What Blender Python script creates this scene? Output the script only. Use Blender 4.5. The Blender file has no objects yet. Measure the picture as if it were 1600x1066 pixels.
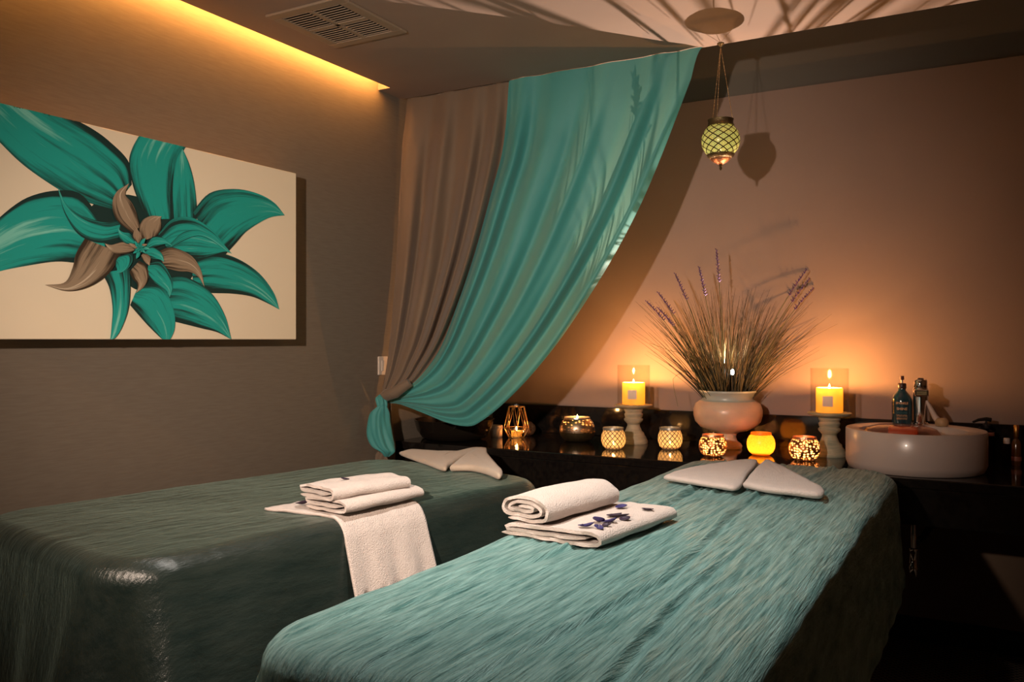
import bpy, bmesh, math, random
from mathutils import Vector, Matrix, noise
random.seed(7)
PI = math.pi
SC = bpy.context.scene
COL = SC.collection

# ------------------------------------------------------------------ camera
F, CX, CY, H = 1335.0, 800.0, 531.0, 1.31          # focal length in px, principal point, eye height
YAW = math.atan2(755.0, F)
FW = Vector((-math.sin(YAW), math.cos(YAW), 0)); RT = Vector((math.cos(YAW), math.sin(YAW), 0))
CAM = Vector((0, 0, H))
cam = bpy.data.objects.new('camera', bpy.data.cameras.new('camera')); COL.objects.link(cam)
cam.location = CAM; cam.rotation_euler = (PI/2, 0, YAW)
cam.data.sensor_width = 36; cam.data.lens = 36*F/1600; cam.data.shift_y = -2.0/1600
cam.data.clip_start = .05
SC.camera = cam

# ------------------------------------------------------------------ exposure, world, main lamp
vs = SC.view_settings
vs.view_transform = 'Standard'; vs.look = 'None'; vs.gamma = 1; vs.use_curve_mapping = False
vs.exposure = 0.0
w = bpy.data.worlds.new('world'); SC.world = w; w.use_nodes = True
w.node_tree.nodes['Background'].inputs[0].default_value = (1, .8, .65, 1)
w.node_tree.nodes['Background'].inputs[1].default_value = .004

def lamp(name, kind, loc, power, color, radius=.03, aim=None, size=None, blend=None):
    d = bpy.data.lights.new(name, kind); d.energy = power; d.color = color; d.shadow_soft_size = radius
    o = bpy.data.objects.new(name, d); COL.objects.link(o); o.location = loc
    if aim is not None:
        o.rotation_euler = (Vector(aim)-Vector(loc)).to_track_quat('-Z', 'Y').to_euler()
    if size: d.spot_size = size; d.spot_blend = blend
    return o
# the spot lamp that stands beside the camera: it throws the curtain's and the lantern's shadow on the back wall
lamp('room_spot_lamp', 'SPOT', (-.855, -.07, 1.76), 330, (1, .77, .61), .03, (-1.95, 2.9, 1.2), math.radians(76), 1.0)
# recessed ceiling downlight over the beds, above the frame
lamp('downlight_lamp', 'SPOT', (-1.0, 1.60, 2.495), 150, (1, .92, .84), .03, (-.83, 1.90, 0), math.radians(86), 1.0)

# ------------------------------------------------------------------ pixel helpers (a pixel gives a direction only)
def ray(u, v): return FW + RT*((u-CX)/F) + Vector((0, 0, (CY-v)/F))
def on_x(u, v, x): d = ray(u, v); return CAM + d*(x/d.x)
def on_y(u, v, y): d = ray(u, v); return CAM + d*(y/d.y)
def on_z(u, v, z): d = ray(u, v); return CAM + d*((z-H)/d.z)

# ------------------------------------------------------------------ materials
MATS = {}
class NT:
    def __init__(s, name):
        s.m = bpy.data.materials.new(name); s.m.use_nodes = True; MATS[name] = s.m
        s.t = s.m.node_tree; s.p = s.t.nodes['Principled BSDF']; s.out = s.t.nodes['Material Output']
    def n(s, kind, **kw):
        nd = s.t.nodes.new('ShaderNode'+kind)
        for k, v in kw.items():
            if k in nd.inputs.keys(): nd.inputs[k].default_value = v
            else: setattr(nd, k, v)
        return nd
    def l(s, a, b): s.t.links.new(a, b)
    def noise(s, scale=(1, 1, 1), detail=3, coord='Object', sc=1.0, rough=.5):
        tc = s.n('TexCoord'); mp = s.n('Mapping'); mp.inputs['Scale'].default_value = scale
        s.l(tc.outputs[coord], mp.inputs[0]); nz = s.n('TexNoise', Scale=sc, Detail=detail, Roughness=rough); s.l(mp.outputs[0], nz.inputs['Vector'])
        return nz.outputs['Fac']
    def ramp(s, fac, stops):
        r = s.n('ValToRGB'); e = r.color_ramp.elements
        while len(e) < len(stops): e.new(.5)
        for el, (p, c) in zip(e, stops): el.position = p; el.color = (*c, 1)
        s.l(fac, r.inputs[0]); return r.outputs[0]
    def bump(s, fac, strength=.3, dist=.002):
        b = s.n('Bump', Strength=strength, Distance=dist); s.l(fac, b.inputs['Height']); s.l(b.outputs[0], s.p.inputs['Normal']); return b
    def math(s, op, a, b=None, c=None):
        m = s.n('Math', operation=op)
        for i, x in enumerate((a, b, c)):
            if x is None: continue
            if isinstance(x, (int, float)): m.inputs[i].default_value = x
            else: s.l(x, m.inputs[i])
        return m.outputs[0]

def M(name, col=None, rough=.5, metal=0, spec=.5, var=None, vscale=(1, 1, 1), bump=None, bscale=(1, 1, 1), bd=.002, coord='Object', sheen=0, coat=0, sss=0, emis=None, est=0):
    if name in MATS: return MATS[name]
    k = NT(name); p = k.p
    p.inputs['Base Color'].default_value = (*col, 1); p.inputs['Roughness'].default_value = rough; p.inputs['Metallic'].default_value = metal
    p.inputs['Specular IOR Level'].default_value = spec
    if sheen: p.inputs['Sheen Weight'].default_value = sheen
    if coat: p.inputs['Coat Weight'].default_value = coat
    if sss:
        p.inputs['Subsurface Weight'].default_value = sss; p.inputs['Subsurface Radius'].default_value = (1, .5, .25); p.inputs['Subsurface Scale'].default_value = .03
    if emis: p.inputs['Emission Color'].default_value = (*emis, 1); p.inputs['Emission Strength'].default_value = est
    if var:
        c = k.ramp(k.noise(vscale, 4, coord), [(.3, col), (.7, var)]); k.l(c, p.inputs['Base Color'])
    if bump: k.bump(k.noise(bscale, 4, coord), bump, bd)
    return k.m

M('wall_paint', (.265, .185, .158), .75, var=(.285, .20, .172), vscale=(3, 3, 3), bump=.12, bscale=(160, 160, 160), bd=.001)
M('left_wallpaper', (.155, .128, .100), .7, var=(.178, .15, .118), vscale=(2, 14, 160), bump=.25, bscale=(30, 30, 500), bd=.001)
M('upper_band', (.17, .145, .12), .85, bump=.1, bscale=(120, 120, 120))
M('ceiling_paint', (.29, .215, .175), .8, var=(.31, .235, .19), vscale=(4, 4, 4))
M('plaster_white', (.62, .55, .48), .7)
M('black_stone', (.006, .005, .005), .09, spec=.6, var=(.014, .011, .009), vscale=(60, 60, 60))
M('black_base', (.008, .007, .006), .5)
M('under_wall', (.19, .125, .08), .8)
M('vent_metal', (.30, .235, .175), .5)
M('vent_dark', (.03, .022, .016), .8)
M('canvas_cloth', (.82, .72, .54), .75, var=(.85, .75, .57), vscale=(2, 2, 2), bump=.15, bscale=(600, 600, 600), bd=.0006)
M('canvas_side', (.46, .38, .29), .8)
M('towel', (.56, .475, .43), .95, spec=.1, var=(.60, .515, .465), vscale=(40, 40, 40), bump=.9, bscale=(300, 300, 300), bd=.004, sheen=.3)
M('towel_cream', (.57, .46, .355), .95, spec=.1, var=(.60, .49, .385), vscale=(40, 40, 40), bump=.7, bscale=(260, 260, 260), bd=.003, sheen=.3)
M('white_ceramic', (.55, .46, .425), .28, spec=.6, coat=.3)
M('black_ceramic', (.012, .009, .007), .12, spec=.6)
M('chrome', (.75, .72, .70), .08, 1)
M('dark_steel', (.06, .055, .05), .35, .8)
M('brass_wire', (.80, .55, .28), .3, 1)
M('bronze', (.16, .12, .06), .4, .9, bump=.8, bscale=(220, 220, 220), bd=.003)
M('copper', (.80, .42, .28), .28, 1, bump=.6, bscale=(200, 200, 200), bd=.003)
M('alabaster', (.80, .52, .36), .32, var=(.60, .40, .29), vscale=(9, 9, 13), sss=.25, spec=.4)
M('stone_grey', (.40, .41, .37), .35)
M('washed_wood', (.50, .39, .27), .6, var=(.27, .25, .18), vscale=(12, 12, 90), bump=.5, bscale=(20, 20, 160), bd=.004)
M('washed_wood_green', (.42, .38, .27), .6, var=(.20, .235, .18), vscale=(12, 12, 90), bump=.5, bscale=(20, 20, 160), bd=.004)
M('candle_label', (.75, .66, .66), .5)
M('wick', (.02, .015, .01), .9)
M('tin', (.7, .66, .6), .3, .9)
M('jar_white', (.72, .60, .54), .35)
M('fuzz', (.13, .062, .025), .95, var=(.07, .032, .014), vscale=(90, 90, 90), bump=1, bscale=(160, 160, 160), bd=.01)
M('grass_olive', (.018, .017, .006), .45, var=(.045, .036, .014), vscale=(25, 25, 6))
M('grass_straw', (.12, .09, .042), .45, var=(.045, .037, .015), vscale=(25, 25, 6))
M('lavender_stem', (.10, .10, .04), .6)
M('lavender', (.16, .075, .26), .8, var=(.07, .04, .09), vscale=(80, 80, 80))
M('petal_blue', (.018, .014, .085), .6, var=(.03, .02, .12), vscale=(90, 90, 90))
M('petal_purple', (.030, .011, .035), .6, var=(.014, .007, .018), vscale=(90, 90, 90))
M('bottle_blue', (.012, .045, .060), .12, spec=.7, coat=.5)
M('pump_dark', (.035, .012, .008), .4)
M('cork_red', (.11, .022, .014), .5)
M('print_gold', (.62, .38, .20), .5)
M('print_teal', (.05, .16, .17), .5)
M('wood_cream', (.58, .36, .19), .5, var=(.46, .27, .13), vscale=(60, 60, 60))
M('handle_white', (.62, .46, .38), .45)
M('amber_liquid', (.10, .035, .008), .15, spec=.7)
M('gold_cap', (.60, .30, .08), .3, 1)
M('label_rose', (.34, .11, .07), .5)
M('soap_orange', (.80, .16, .05), .25, sss=.2)
M('plastic_black', (.012, .010, .010), .35)
M('bed_leg', (.02, .016, .013), .5)
M('vinyl', (.05, .045, .04), .5)
k = NT('flame'); em = k.n('Emission', Strength=30); em.inputs[0].default_value = (1, .60, .20, 1); tp = k.n('BsdfTransparent'); ad = k.n('AddShader')
k.l(em.outputs[0], ad.inputs[0]); k.l(tp.outputs[0], ad.inputs[1]); k.l(ad.outputs[0], k.out.inputs[0])
M('bulb', (1, 1, 1), emis=(1, .9, .78), est=18)
M('led', (1, .7, .3), emis=(1, .41, .085), est=125)

def glass_mat(name, col, rough=.02, base=.008):
    k = NT(name); tr = k.n('BsdfTransparent'); gl = k.n('BsdfGlossy', Roughness=rough); mx = k.n('MixShader'); lw = k.n('LayerWeight', Blend=.5)
    tr.inputs[0].default_value = (*col, 1)
    k.l(k.math('MULTIPLY_ADD', k.math('POWER', lw.outputs['Facing'], 4), .40, base), mx.inputs[0]); k.l(tr.outputs[0], mx.inputs[1]); k.l(gl.outputs[0], mx.inputs[2]); k.l(mx.outputs[0], k.out.inputs[0])
glass_mat('clear_glass', (.97, .95, .92)); glass_mat('smoke_glass', (.38, .26, .22)); glass_mat('rose_glass', (.86, .66, .60), base=.15)

def translucent(name, c1, c2, tr, mix=.4, vs_=(3, 3, 3), bump=.3, bs=(300, 300, 300), rough=.8, sheen=0):
    k = NT(name); c = k.ramp(k.noise(vs_, 3), [(.3, c1), (.7, c2)]); k.l(c, k.p.inputs['Base Color']); k.p.inputs['Roughness'].default_value = rough
    k.p.inputs['Sheen Weight'].default_value = sheen
    t = k.n('BsdfTranslucent'); t.inputs[0].default_value = (*tr, 1); mx = k.n('MixShader'); mx.inputs[0].default_value = mix
    k.bump(k.noise(bs, 3), bump, .001)
    k.l(k.p.outputs[0], mx.inputs[1]); k.l(t.outputs[0], mx.inputs[2]); k.l(mx.outputs[0], k.out.inputs[0])
translucent('turquoise_cloth', (.055, .33, .33), (.075, .39, .385), (.16, .30, .24), .24, rough=.6, sheen=.2)
translucent('taupe_cloth', (.17, .122, .083), (.20, .147, .102), (.20, .13, .08), .12, rough=.8, sheen=.2)
translucent('wax', (.88, .72, .36), (.90, .76, .40), (1, .82, .30), .6, rough=.5, bump=.02)
translucent('amber_glass', (.40, .14, .01), (.85, .50, .10), (1, .50, .05), .60, vs_=(150, 150, 150), bump=.6, bs=(260, 260, 260), rough=.25)

translucent('glow_liner', (.6, .42, .28), (.7, .5, .34), (1, .78, .55), .75, bump=.02)  # for the liners added inside pierced holders so the holes look luminous
def mosaic(name, tile_a, tile_b, grout, tcol, nu, nv, mix=.55, clear=.22, ring=None):
    """small glass diamonds with dark joints, laid out on the globe's own UVs"""
    k = NT(name); uv = k.n('UVMap'); sp = k.n('SeparateXYZ'); k.l(uv.outputs[0], sp.inputs[0])
    a = k.math('MULTIPLY', sp.outputs[0], nu); b = k.math('MULTIPLY', sp.outputs[1], nv)
    f1 = k.math('PINGPONG', k.math('ADD', a, b), .5); f2 = k.math('PINGPONG', k.math('SUBTRACT', a, b), .5)
    mn = k.math('MINIMUM', f1, f2); tile = k.math('GREATER_THAN', mn, .10)
    vz = k.noise((40, 40, 40), 2); c = k.ramp(vz, [(.35, tile_a), (.65, tile_b)])
    mc = k.n('MixRGB'); k.l(tile, mc.inputs[0]); mc.inputs[1].default_value = (*grout, 1); k.l(c, mc.inputs[2])
    if ring:
        rf = k.math('MULTIPLY', k.math('GREATER_THAN', mn, .25), k.math('LESS_THAN', mn, .33)); m3 = k.n('MixRGB'); k.l(rf, m3.inputs[0]); k.l(c, m3.inputs[1]); m3.inputs[2].default_value = (*ring, 1); k.l(m3.outputs[0], mc.inputs[2])
    k.l(mc.outputs[0], k.p.inputs['Base Color']); k.p.inputs['Roughness'].default_value = .2
    k.bump(tile, .5, .002)
    t = k.n('BsdfTranslucent'); t.inputs[0].default_value = (*tcol, 1); mx = k.n('MixShader'); k.l(k.math('MULTIPLY', tile, mix), mx.inputs[0])
    k.l(k.p.outputs[0], mx.inputs[1]); k.l(t.outputs[0], mx.inputs[2])
    tp = k.n('BsdfTransparent'); m2 = k.n('MixShader'); k.l(k.math('MULTIPLY', tile, clear), m2.inputs[0]); k.l(mx.outputs[0], m2.inputs[1]); k.l(tp.outputs[0], m2.inputs[2]); k.l(m2.outputs[0], k.out.inputs[0])
mosaic('mosaic_white', (.80, .74, .60), (.62, .58, .48), (.05, .05, .042), (1, .82, .52), 15, 5)
mosaic('mosaic_green', (.85, .78, .30), (.36, .62, .33), (.07, .055, .02), (.85, .92, .42), 11, 5, .40, .04, (.08, .20, .09))

def pierced(name, col, scale, thr):
    """metal sheet with real see-through holes"""
    k = NT(name); k.p.inputs['Base Color'].default_value = (*col, 1); k.p.inputs['Metallic'].default_value = 1; k.p.inputs['Roughness'].default_value = .35
    uv = k.n('UVMap'); mp = k.n('Mapping'); mp.inputs['Scale'].default_value = (scale*2.4, scale, 1); k.l(uv.outputs[0], mp.inputs[0])
    vz = k.n('TexVoronoi', Scale=1.0, Randomness=.55); k.l(mp.outputs[0], vz.inputs['Vector'])
    hole = k.math('LESS_THAN', vz.outputs['Distance'], thr); tr = k.n('BsdfTransparent'); mx = k.n('MixShader')
    k.l(hole, mx.inputs[0]); k.l(k.p.outputs[0], mx.inputs[1]); k.l(tr.outputs[0], mx.inputs[2]); k.l(mx.outputs[0], k.out.inputs[0])
pierced('pierced_copper', (.30, .11, .05), 12, .42); pierced('pierced_silver', (.50, .37, .26), 11, .34)

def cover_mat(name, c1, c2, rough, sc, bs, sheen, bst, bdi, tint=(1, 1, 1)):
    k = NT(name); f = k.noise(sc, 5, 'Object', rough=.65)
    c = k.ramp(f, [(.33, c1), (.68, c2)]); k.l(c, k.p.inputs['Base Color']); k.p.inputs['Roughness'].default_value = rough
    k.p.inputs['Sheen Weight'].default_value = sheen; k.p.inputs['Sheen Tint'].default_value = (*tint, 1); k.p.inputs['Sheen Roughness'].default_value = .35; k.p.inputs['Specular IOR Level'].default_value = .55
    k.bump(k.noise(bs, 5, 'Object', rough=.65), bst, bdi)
cover_mat('crinkle_teal', (.045, .180, .172), (.28, .50, .475), .50, (120, 8, 20), (190, 8, 40), .1, 1.0, .012)  # crinkle highlights and crease shade partly put into the streaky teal colour
cover_mat('taffeta_green', (.010, .018, .016), (.022, .030, .025), .30, (30, 6, 30), (110, 13, 40), 1.0, .8, .004, (.14, .20, .17))

k = NT('carpet')
tc = k.n('TexCoord'); sp = k.n('SeparateXYZ'); k.l(tc.outputs['Object'], sp.inputs[0])
a = k.math('MULTIPLY', sp.outputs[0], 34); b = k.math('MULTIPLY', sp.outputs[1], 34)
f1 = k.math('PINGPONG', k.math('ADD', a, b), .5); f2 = k.math('PINGPONG', k.math('SUBTRACT', a, b), .5)
ln = k.math('LESS_THAN', k.math('MINIMUM', f1, f2), .11)
mc = k.n('MixRGB'); k.l(ln, mc.inputs[0]); mc.inputs[1].default_value = (.022, .015, .010, 1); mc.inputs[2].default_value = (.20, .135, .075, 1)
k.l(mc.outputs[0], k.p.inputs['Base Color']); k.p.inputs['Roughness'].default_value = .95; k.bump(k.noise((400, 400, 400)), .8, .003)

def paint(name, dark, mid, light):
    """painted petal of the picture: brush streaks along the petal"""
    k = NT(name); uv = k.n('UVMap'); sp = k.n('SeparateXYZ'); k.l(uv.outputs[0], sp.inputs[0])
    oi = k.n('ObjectInfo'); cb = k.n('CombineXYZ')
    k.l(k.math('MULTIPLY', sp.outputs[0], .9), cb.inputs[0]); k.l(k.math('MULTIPLY', sp.outputs[1], 7.5), cb.inputs[1]); k.l(k.math('MULTIPLY', oi.outputs['Random'], 40), cb.inputs[2])
    n1 = k.n('TexNoise', Scale=1.0, Detail=6, Roughness=.62); k.l(cb.outputs[0], n1.inputs['Vector'])
    hump = k.math('MULTIPLY', k.math('MULTIPLY', sp.outputs[1], k.math('SUBTRACT', 1, sp.outputs[1])), 2.2)
    len_ = k.math('MULTIPLY', sp.outputs[0], .5)
    val = k.math('ADD', k.math('ADD', k.math('MULTIPLY', n1.outputs['Fac'], 2.0), hump), k.math('SUBTRACT', len_, 1.16))
    k.l(k.ramp(val, [(.05, dark), (.45, mid), (.75, mid), (1, light)]), k.p.inputs['Base Color']); k.p.inputs['Roughness'].default_value = .65
paint('paint_teal', (.003, .030, .028), (.008, .36, .315), (.20, .62, .53))
M('paint_dark', (.004, .030, .028), .65)
paint('paint_taupe', (.035, .022, .012), (.30, .225, .15), (.66, .56, .42))

# ------------------------------------------------------------------ mesh helpers
def link(o, parent=None):
    COL.objects.link(o)
    if parent is not None: o.parent = parent
    return o
def mk(name, verts, faces, mat, parent=None, smooth=True, uv=None, loc=None, fm=None):
    me = bpy.data.meshes.new(name); me.from_pydata([tuple(v) for v in verts], [], faces)
    for m in (mat if isinstance(mat, (list, tuple)) else [mat]): me.materials.append(MATS[m])
    if fm: me.polygons.foreach_set('material_index', fm)
    if smooth: me.polygons.foreach_set('use_smooth', [True]*len(me.polygons))
    if uv:
        L = me.uv_layers.new(name='UVMap')
        for lp in me.loops: L.data[lp.index].uv = uv[lp.vertex_index]
    me.update()
    o = bpy.data.objects.new(name, me); link(o, parent)
    if loc is not None: o.location = loc
    return o
def sharp(o, deg=35):
    me = o.data; bm = bmesh.new(); bm.from_mesh(me); bmesh.ops.recalc_face_normals(bm, faces=bm.faces)
    for e in bm.edges:
        if len(e.link_faces) == 2 and e.calc_face_angle(0) > math.radians(deg): e.smooth = False
    bm.to_mesh(me); bm.free(); return o
def box(name, a, b, mat, parent=None, bev=0, seg=2):
    bm = bmesh.new(); r = bmesh.ops.create_cube(bm, size=1)
    for v in bm.verts: v.co = Vector([(a[i]+b[i])/2 + v.co[i]*(b[i]-a[i]) for i in range(3)])
    if bev: bmesh.ops.bevel(bm, geom=bm.edges[:], offset=bev, segments=seg, affect='EDGES', profile=.5)
    me = bpy.data.meshes.new(name); bm.to_mesh(me); bm.free(); me.materials.append(MATS[mat])
    return link(bpy.data.objects.new(name, me), parent)
def lathe(name, prof, mat, parent=None, seg=40, loc=None, sh=40, caps=True, wob=None):
    V, Fc, UV = [], [], []
    n = len(prof)
    for j, (r, z) in enumerate(prof):
        for i in range(seg+1):
            a = 2*PI*i/seg; rr = r*(1+(wob(a, z) if wob else 0))
            V.append((rr*math.cos(a), rr*math.sin(a), z)); UV.append((i/seg, j/(n-1)))
    for j in range(n-1):
        for i in range(seg):
            p = j*(seg+1)+i; Fc.append((p, p+1, p+seg+2, p+seg+1))
    o = mk(name, V, Fc, mat, parent, True, UV, loc)
    bm = bmesh.new(); bm.from_mesh(o.data); bmesh.ops.remove_doubles(bm, verts=bm.verts, dist=1e-6); 
    bmesh.ops.recalc_face_normals(bm, faces=bm.faces); bm.to_mesh(o.data); bm.free()
    return sharp(o, sh) if sh else o
def tube_geo(pts, rad, seg=6, V=None, Fc=None):
    V = [] if V is None else V; Fc = [] if Fc is None else Fc
    pts = [Vector(p) for p in pts]; n = len(pts); up = Vector((.3, .2, 1)).normalized(); base = len(V)
    for i, p in enumerate(pts):
        t = (pts[min(i+1, n-1)]-pts[max(i-1, 0)]).normalized(); x = t.cross(up)
        if x.length < 1e-3: x = t.cross(Vector((1, 0, 0)))
        x.normalize(); y = t.cross(x); r = rad(i/(n-1)) if callable(rad) else rad
        for q in range(seg): V.append(p+x*(r*math.cos(2*PI*q/seg))+y*(r*math.sin(2*PI*q/seg)))
    for i in range(n-1):
        for q in range(seg):
            a = base+i*seg+q; b = base+i*seg+(q+1) % seg; Fc.append((a, b, b+seg, a+seg))
    Fc.append(tuple(base+q for q in range(seg))[::-1]); Fc.append(tuple(base+(n-1)*seg+q for q in range(seg)))
    return V, Fc
def tube(name, pts, rad, mat, parent=None, seg=8):
    V, Fc = tube_geo(pts, rad, seg); return sharp(mk(name, V, Fc, mat, parent), 60)
def sheet(name, fn, ns, nr, mat, parent=None, uv=True):
    V, Fc, UV = [], [], []
    for j in range(nr+1):
        for i in range(ns+1): V.append(fn(i/ns, j/nr)); UV.append((j/nr, i/ns))
    for j in range(nr):
        for i in range(ns):
            a = j*(ns+1)+i; Fc.append((a, a+1, a+ns+2, a+ns+1))
    return mk(name, V, Fc, mat, parent, True, UV)
def curve(P, t):
    """Catmull-Rom through P (list of tuples), t in 0..1 by chord length"""
    P = [Vector(p) for p in P]; d = [0]
    for a, b in zip(P, P[1:]): d.append(d[-1]+(b-a).length)
    s = t*d[-1]; i = 0
    while i < len(P)-2 and s > d[i+1]: i += 1
    f = (s-d[i])/max(1e-9, d[i+1]-d[i]); f = min(1, max(0, f))
    p1, p2 = P[i], P[i+1]; p0 = P[i-1] if i > 0 else p1*2-p2; p3 = P[i+2] if i+2 < len(P) else p2*2-p1
    return .5*((2*p1)+(p2-p0)*f+(2*p0-5*p1+4*p2-p3)*f*f+(3*p1-p0-3*p2+p3)*f**3)
def empty(name, label, cat, loc=(0, 0, 0), rz=0, group=None):
    o = bpy.data.objects.new(name, None); COL.objects.link(o); o.location = loc; o.rotation_euler = (0, 0, rz); o.empty_display_size = .05
    return tag(o, label, cat, group)
def tag(o, label, cat, group=None):
    o['label'] = label; o['category'] = cat
    if group: o['group'] = group
    return o
def struct(o): o['kind'] = 'structure'; return o
def P2(x, y): return (x, y)

# ------------------------------------------------------------------ the room
XL, YB, ZC = -2.58, 4.12, 2.51       # left wall, back wall, ceiling
YE = 3.44                            # front edge of the recess over the counter
struct(box('floor', (-2.7, -3.0, -.1), (1.3, 4.3, 0), 'carpet'))
struct(box('wall_left', (-2.72, -3.0, 0), (XL, 4.3, 3.0), 'left_wallpaper'))
wb = struct(box('wall_back', (XL, YB+.02, 0), (1.3, 4.3, 3.0), 'upper_band'))
box('painted_panel', (XL, YB, .81), (1.3, YB+.025, 2.487), 'wall_paint', wb)
box('lower_panel', (XL, YB, 0), (1.3, YB+.025, .81), 'under_wall', wb)
struct(box('wall_right', (1.2, -3.0, 0), (1.3, 4.3, 3.0), 'wall_paint'))
struct(box('wall_front', (-2.7, -3.1, 0), (1.3, -3.0, 3.0), 'left_wallpaper'))
struct(box('baseboard_back', (XL, YB-.018, 0), (1.2, YB, .10), 'black_base'))
cl = struct(box('ceiling', (-2.508, -3.0, ZC), (1.2, YE, ZC+.035), 'ceiling_paint'))
box('cove_end_panel', (XL, 3.255, ZC), (-2.508, YE, ZC+.035), 'ceiling_paint', cl)
box('cove_cover', (XL, -3.0, ZC+.15), (-2.30, YE, ZC+.17), 'plaster_white', cl)
box('cove_back', (-2.32, -3.0, ZC+.035), (-2.30, YE, ZC+.15), 'plaster_white', cl)
box('recess_face', (XL, YE-.02, ZC+.035), (1.2, YE, 2.95), 'upper_band', cl)
box('recess_top', (XL, YE-.02, 2.95), (1.2, YB+.03, 2.99), 'upper_band', cl)
led = tag(box('cove_light_strip', (-2.515, -2.9, ZC+.042), (-2.508, 3.25, ZC+.056), 'led'), 'warm glowing light strip hidden in ceiling cove along left wall', 'light')

# ceiling vent, four louvred quadrants
VX0, VX1, VY0, VY1 = -2.345, -1.985, 2.295, 2.685
vent = empty('ceiling_vent', 'square louvred air vent set in the ceiling', 'vent', (0, 0, ZC))
box('backing', (VX0+.03, VY0+.03, -.003), (VX1-.03, VY1-.03, -.0005), 'vent_dark', vent)
fr = .042
for a, b in (((VX0, VY0), (VX1, VY0+fr)), ((VX0, VY1-fr), (VX1, VY1)), ((VX0, VY0+fr), (VX0+fr, VY1-fr)), ((VX1-fr, VY0+fr), (VX1, VY1-fr))):
    box('frame_bar', (*a, -.010), (*b, 0), 'vent_metal', vent, .003)
cxm, cym = (VX0+VX1)/2, (VY0+VY1)/2
box('cross_bar', (cxm-.010, VY0+fr, -.010), (cxm+.010, VY1-fr, -.001), 'vent_metal', vent, .002)
box('cross_bar', (VX0+fr, cym-.010, -.010), (VX1-fr, cym+.010, -.001), 'vent_metal', vent, .002)
sl = None
for qx in (0, 1):
    for qy in (0, 1):
        x0 = VX0+fr if qx == 0 else cxm+.010; y0 = VY0+fr if qy == 0 else cym+.010
        lx, ly = (VX1-VX0)/2-fr-.010, (VY1-VY0)/2-fr-.010
        for i in range(8):
            if sl is None:
                sl = box('slat', (.004, -.0065, -.0016), (lx-.004, .0065, .0016), 'vent_metal', vent); o = sl
            else:
                o = sl.copy(); link(o, vent)
            o.location = (x0, y0+ly*(i+.5)/8, -.0055); o.rotation_euler = (math.radians(28), 0, 0)

dl = empty('ceiling_downlight', 'small round recessed downlight in the ceiling above the beds', 'light', (-1.0, 1.60, ZC))
lathe('trim_ring', [(.038, -.001), (.040, -.006), (.052, -.006), (.055, -.0005), (.038, -.0005)], 'vent_metal', dl, 40)
lathe('reflector', [(.038, -.004), (.034, -.0012), (0, -.0008)], 'chrome', dl, 32)
# light switch at the curtain's edge
sw = empty('light_switch', 'small white switch plate on left wall beside the taupe curtain', 'switch', (XL, 3.285, H-.125))
box('plate', (0, -.035, -.045), (.009, .035, .045), 'plaster_white', sw, .003)
box('rocker', (.009, -.015, -.025), (.013, .015, .025), 'plaster_white', sw, .0015)

# ------------------------------------------------------------------ painting
XP = -2.475
pt = empty('flower_painting', 'wide canvas painting of teal and taupe swirling flower petals', 'painting', (0, 0, 0))
z0p, z1p = H+.001, H+.677; yR = on_x(463, 400, XP).y; yL = yR-1.62
box('canvas', (XL+.001, yL, z0p), (XP, yR, z1p), 'canvas_cloth', pt, .003)
ZP = lambda x, y: on_x(x/2.6, 150+y/2.6, XP)
pl = [0]
def petal(mat, A, B, ns=10, nr=22):
    pl[0] += 1; x = XP+.00035*pl[0]
    def f(s, r):
        a = curve([P2(*q) for q in A], r); b = curve([P2(*q) for q in B], r); q = a.lerp(b, s); p = ZP(q.x, q.y)
        return (x, min(max(p.y, yL+.001), yR-.001), min(max(p.z, z0p+.0005), z1p-.0005))
    return sheet('painted_petal', f, ns, nr, mat, pt)
T, B = 'paint_teal', 'paint_taupe'
petal('paint_dark', [(300, 560), (380, 440), (500, 400), (620, 430), (730, 470), (830, 560)], [(400, 690), (480, 740), (560, 790), (650, 800), (760, 760), (830, 640)])
petal(T, [(455, 460), (330, 425), (235, 378), (100, 285), (0, 190), (-120, 60)], [(535, 360), (522, 268), (450, 190), (365, 128), (200, 40), (60, -60)], 40, 80)
petal(T, [(420, 520), (330, 400), (235, 384), (130, 405), (50, 450), (-60, 545)], [(430, 690), (320, 680), (230, 673), (120, 688), (0, 712), (-60, 740)])
petal(T, [(490, 500), (430, 512), (340, 490), (270, 440), (233, 370)], [(480, 585), (400, 597), (320, 565), (262, 480), (233, 370)])
petal(T, [(590, 500), (540, 370), (523, 275), (535, 215), (570, 150)], [(720, 500), (715, 400), (720, 300), (735, 240), (790, 150)], 24, 60)
petal(T, [(690, 500), (690, 400), (700, 310), (718, 250), (740, 215)], [(800, 500), (796, 420), (785, 340), (765, 270), (740, 215)])
petal(T, [(780, 470), (850, 395), (950, 378), (1040, 395), (1110, 432), (1155, 485)], [(900, 660), (955, 600), (1000, 550), (1070, 505), (1110, 490), (1155, 485)])
petal(T, [(780, 660), (870, 637), (960, 660), (1050, 720), (1110, 800), (1133, 868)], [(780, 790), (850, 800), (940, 803), (1020, 815), (1080, 840), (1133, 868)])
petal(T, [(640, 560), (700, 500), (780, 495), (860, 545), (905, 600), (940, 642)], [(690, 640), (760, 660), (830, 655), (880, 640), (915, 632), (940, 642)])
petal(T, [(690, 600), (740, 555), (800, 545), (860, 570), (900, 605), (930, 640)], [(690, 620), (740, 590), (800, 570), (850, 585), (895, 615), (930, 640)])
petal(T, [(660, 740), (750, 735), (850, 795), (910, 890), (937, 990)], [(680, 910), (760, 930), (820, 945), (880, 960), (937, 990)])
petal(T, [(560, 770), (650, 770), (700, 860), (707, 940), (688, 992)], [(525, 850), (555, 885), (595, 930), (640, 975), (660, 992)])
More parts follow.
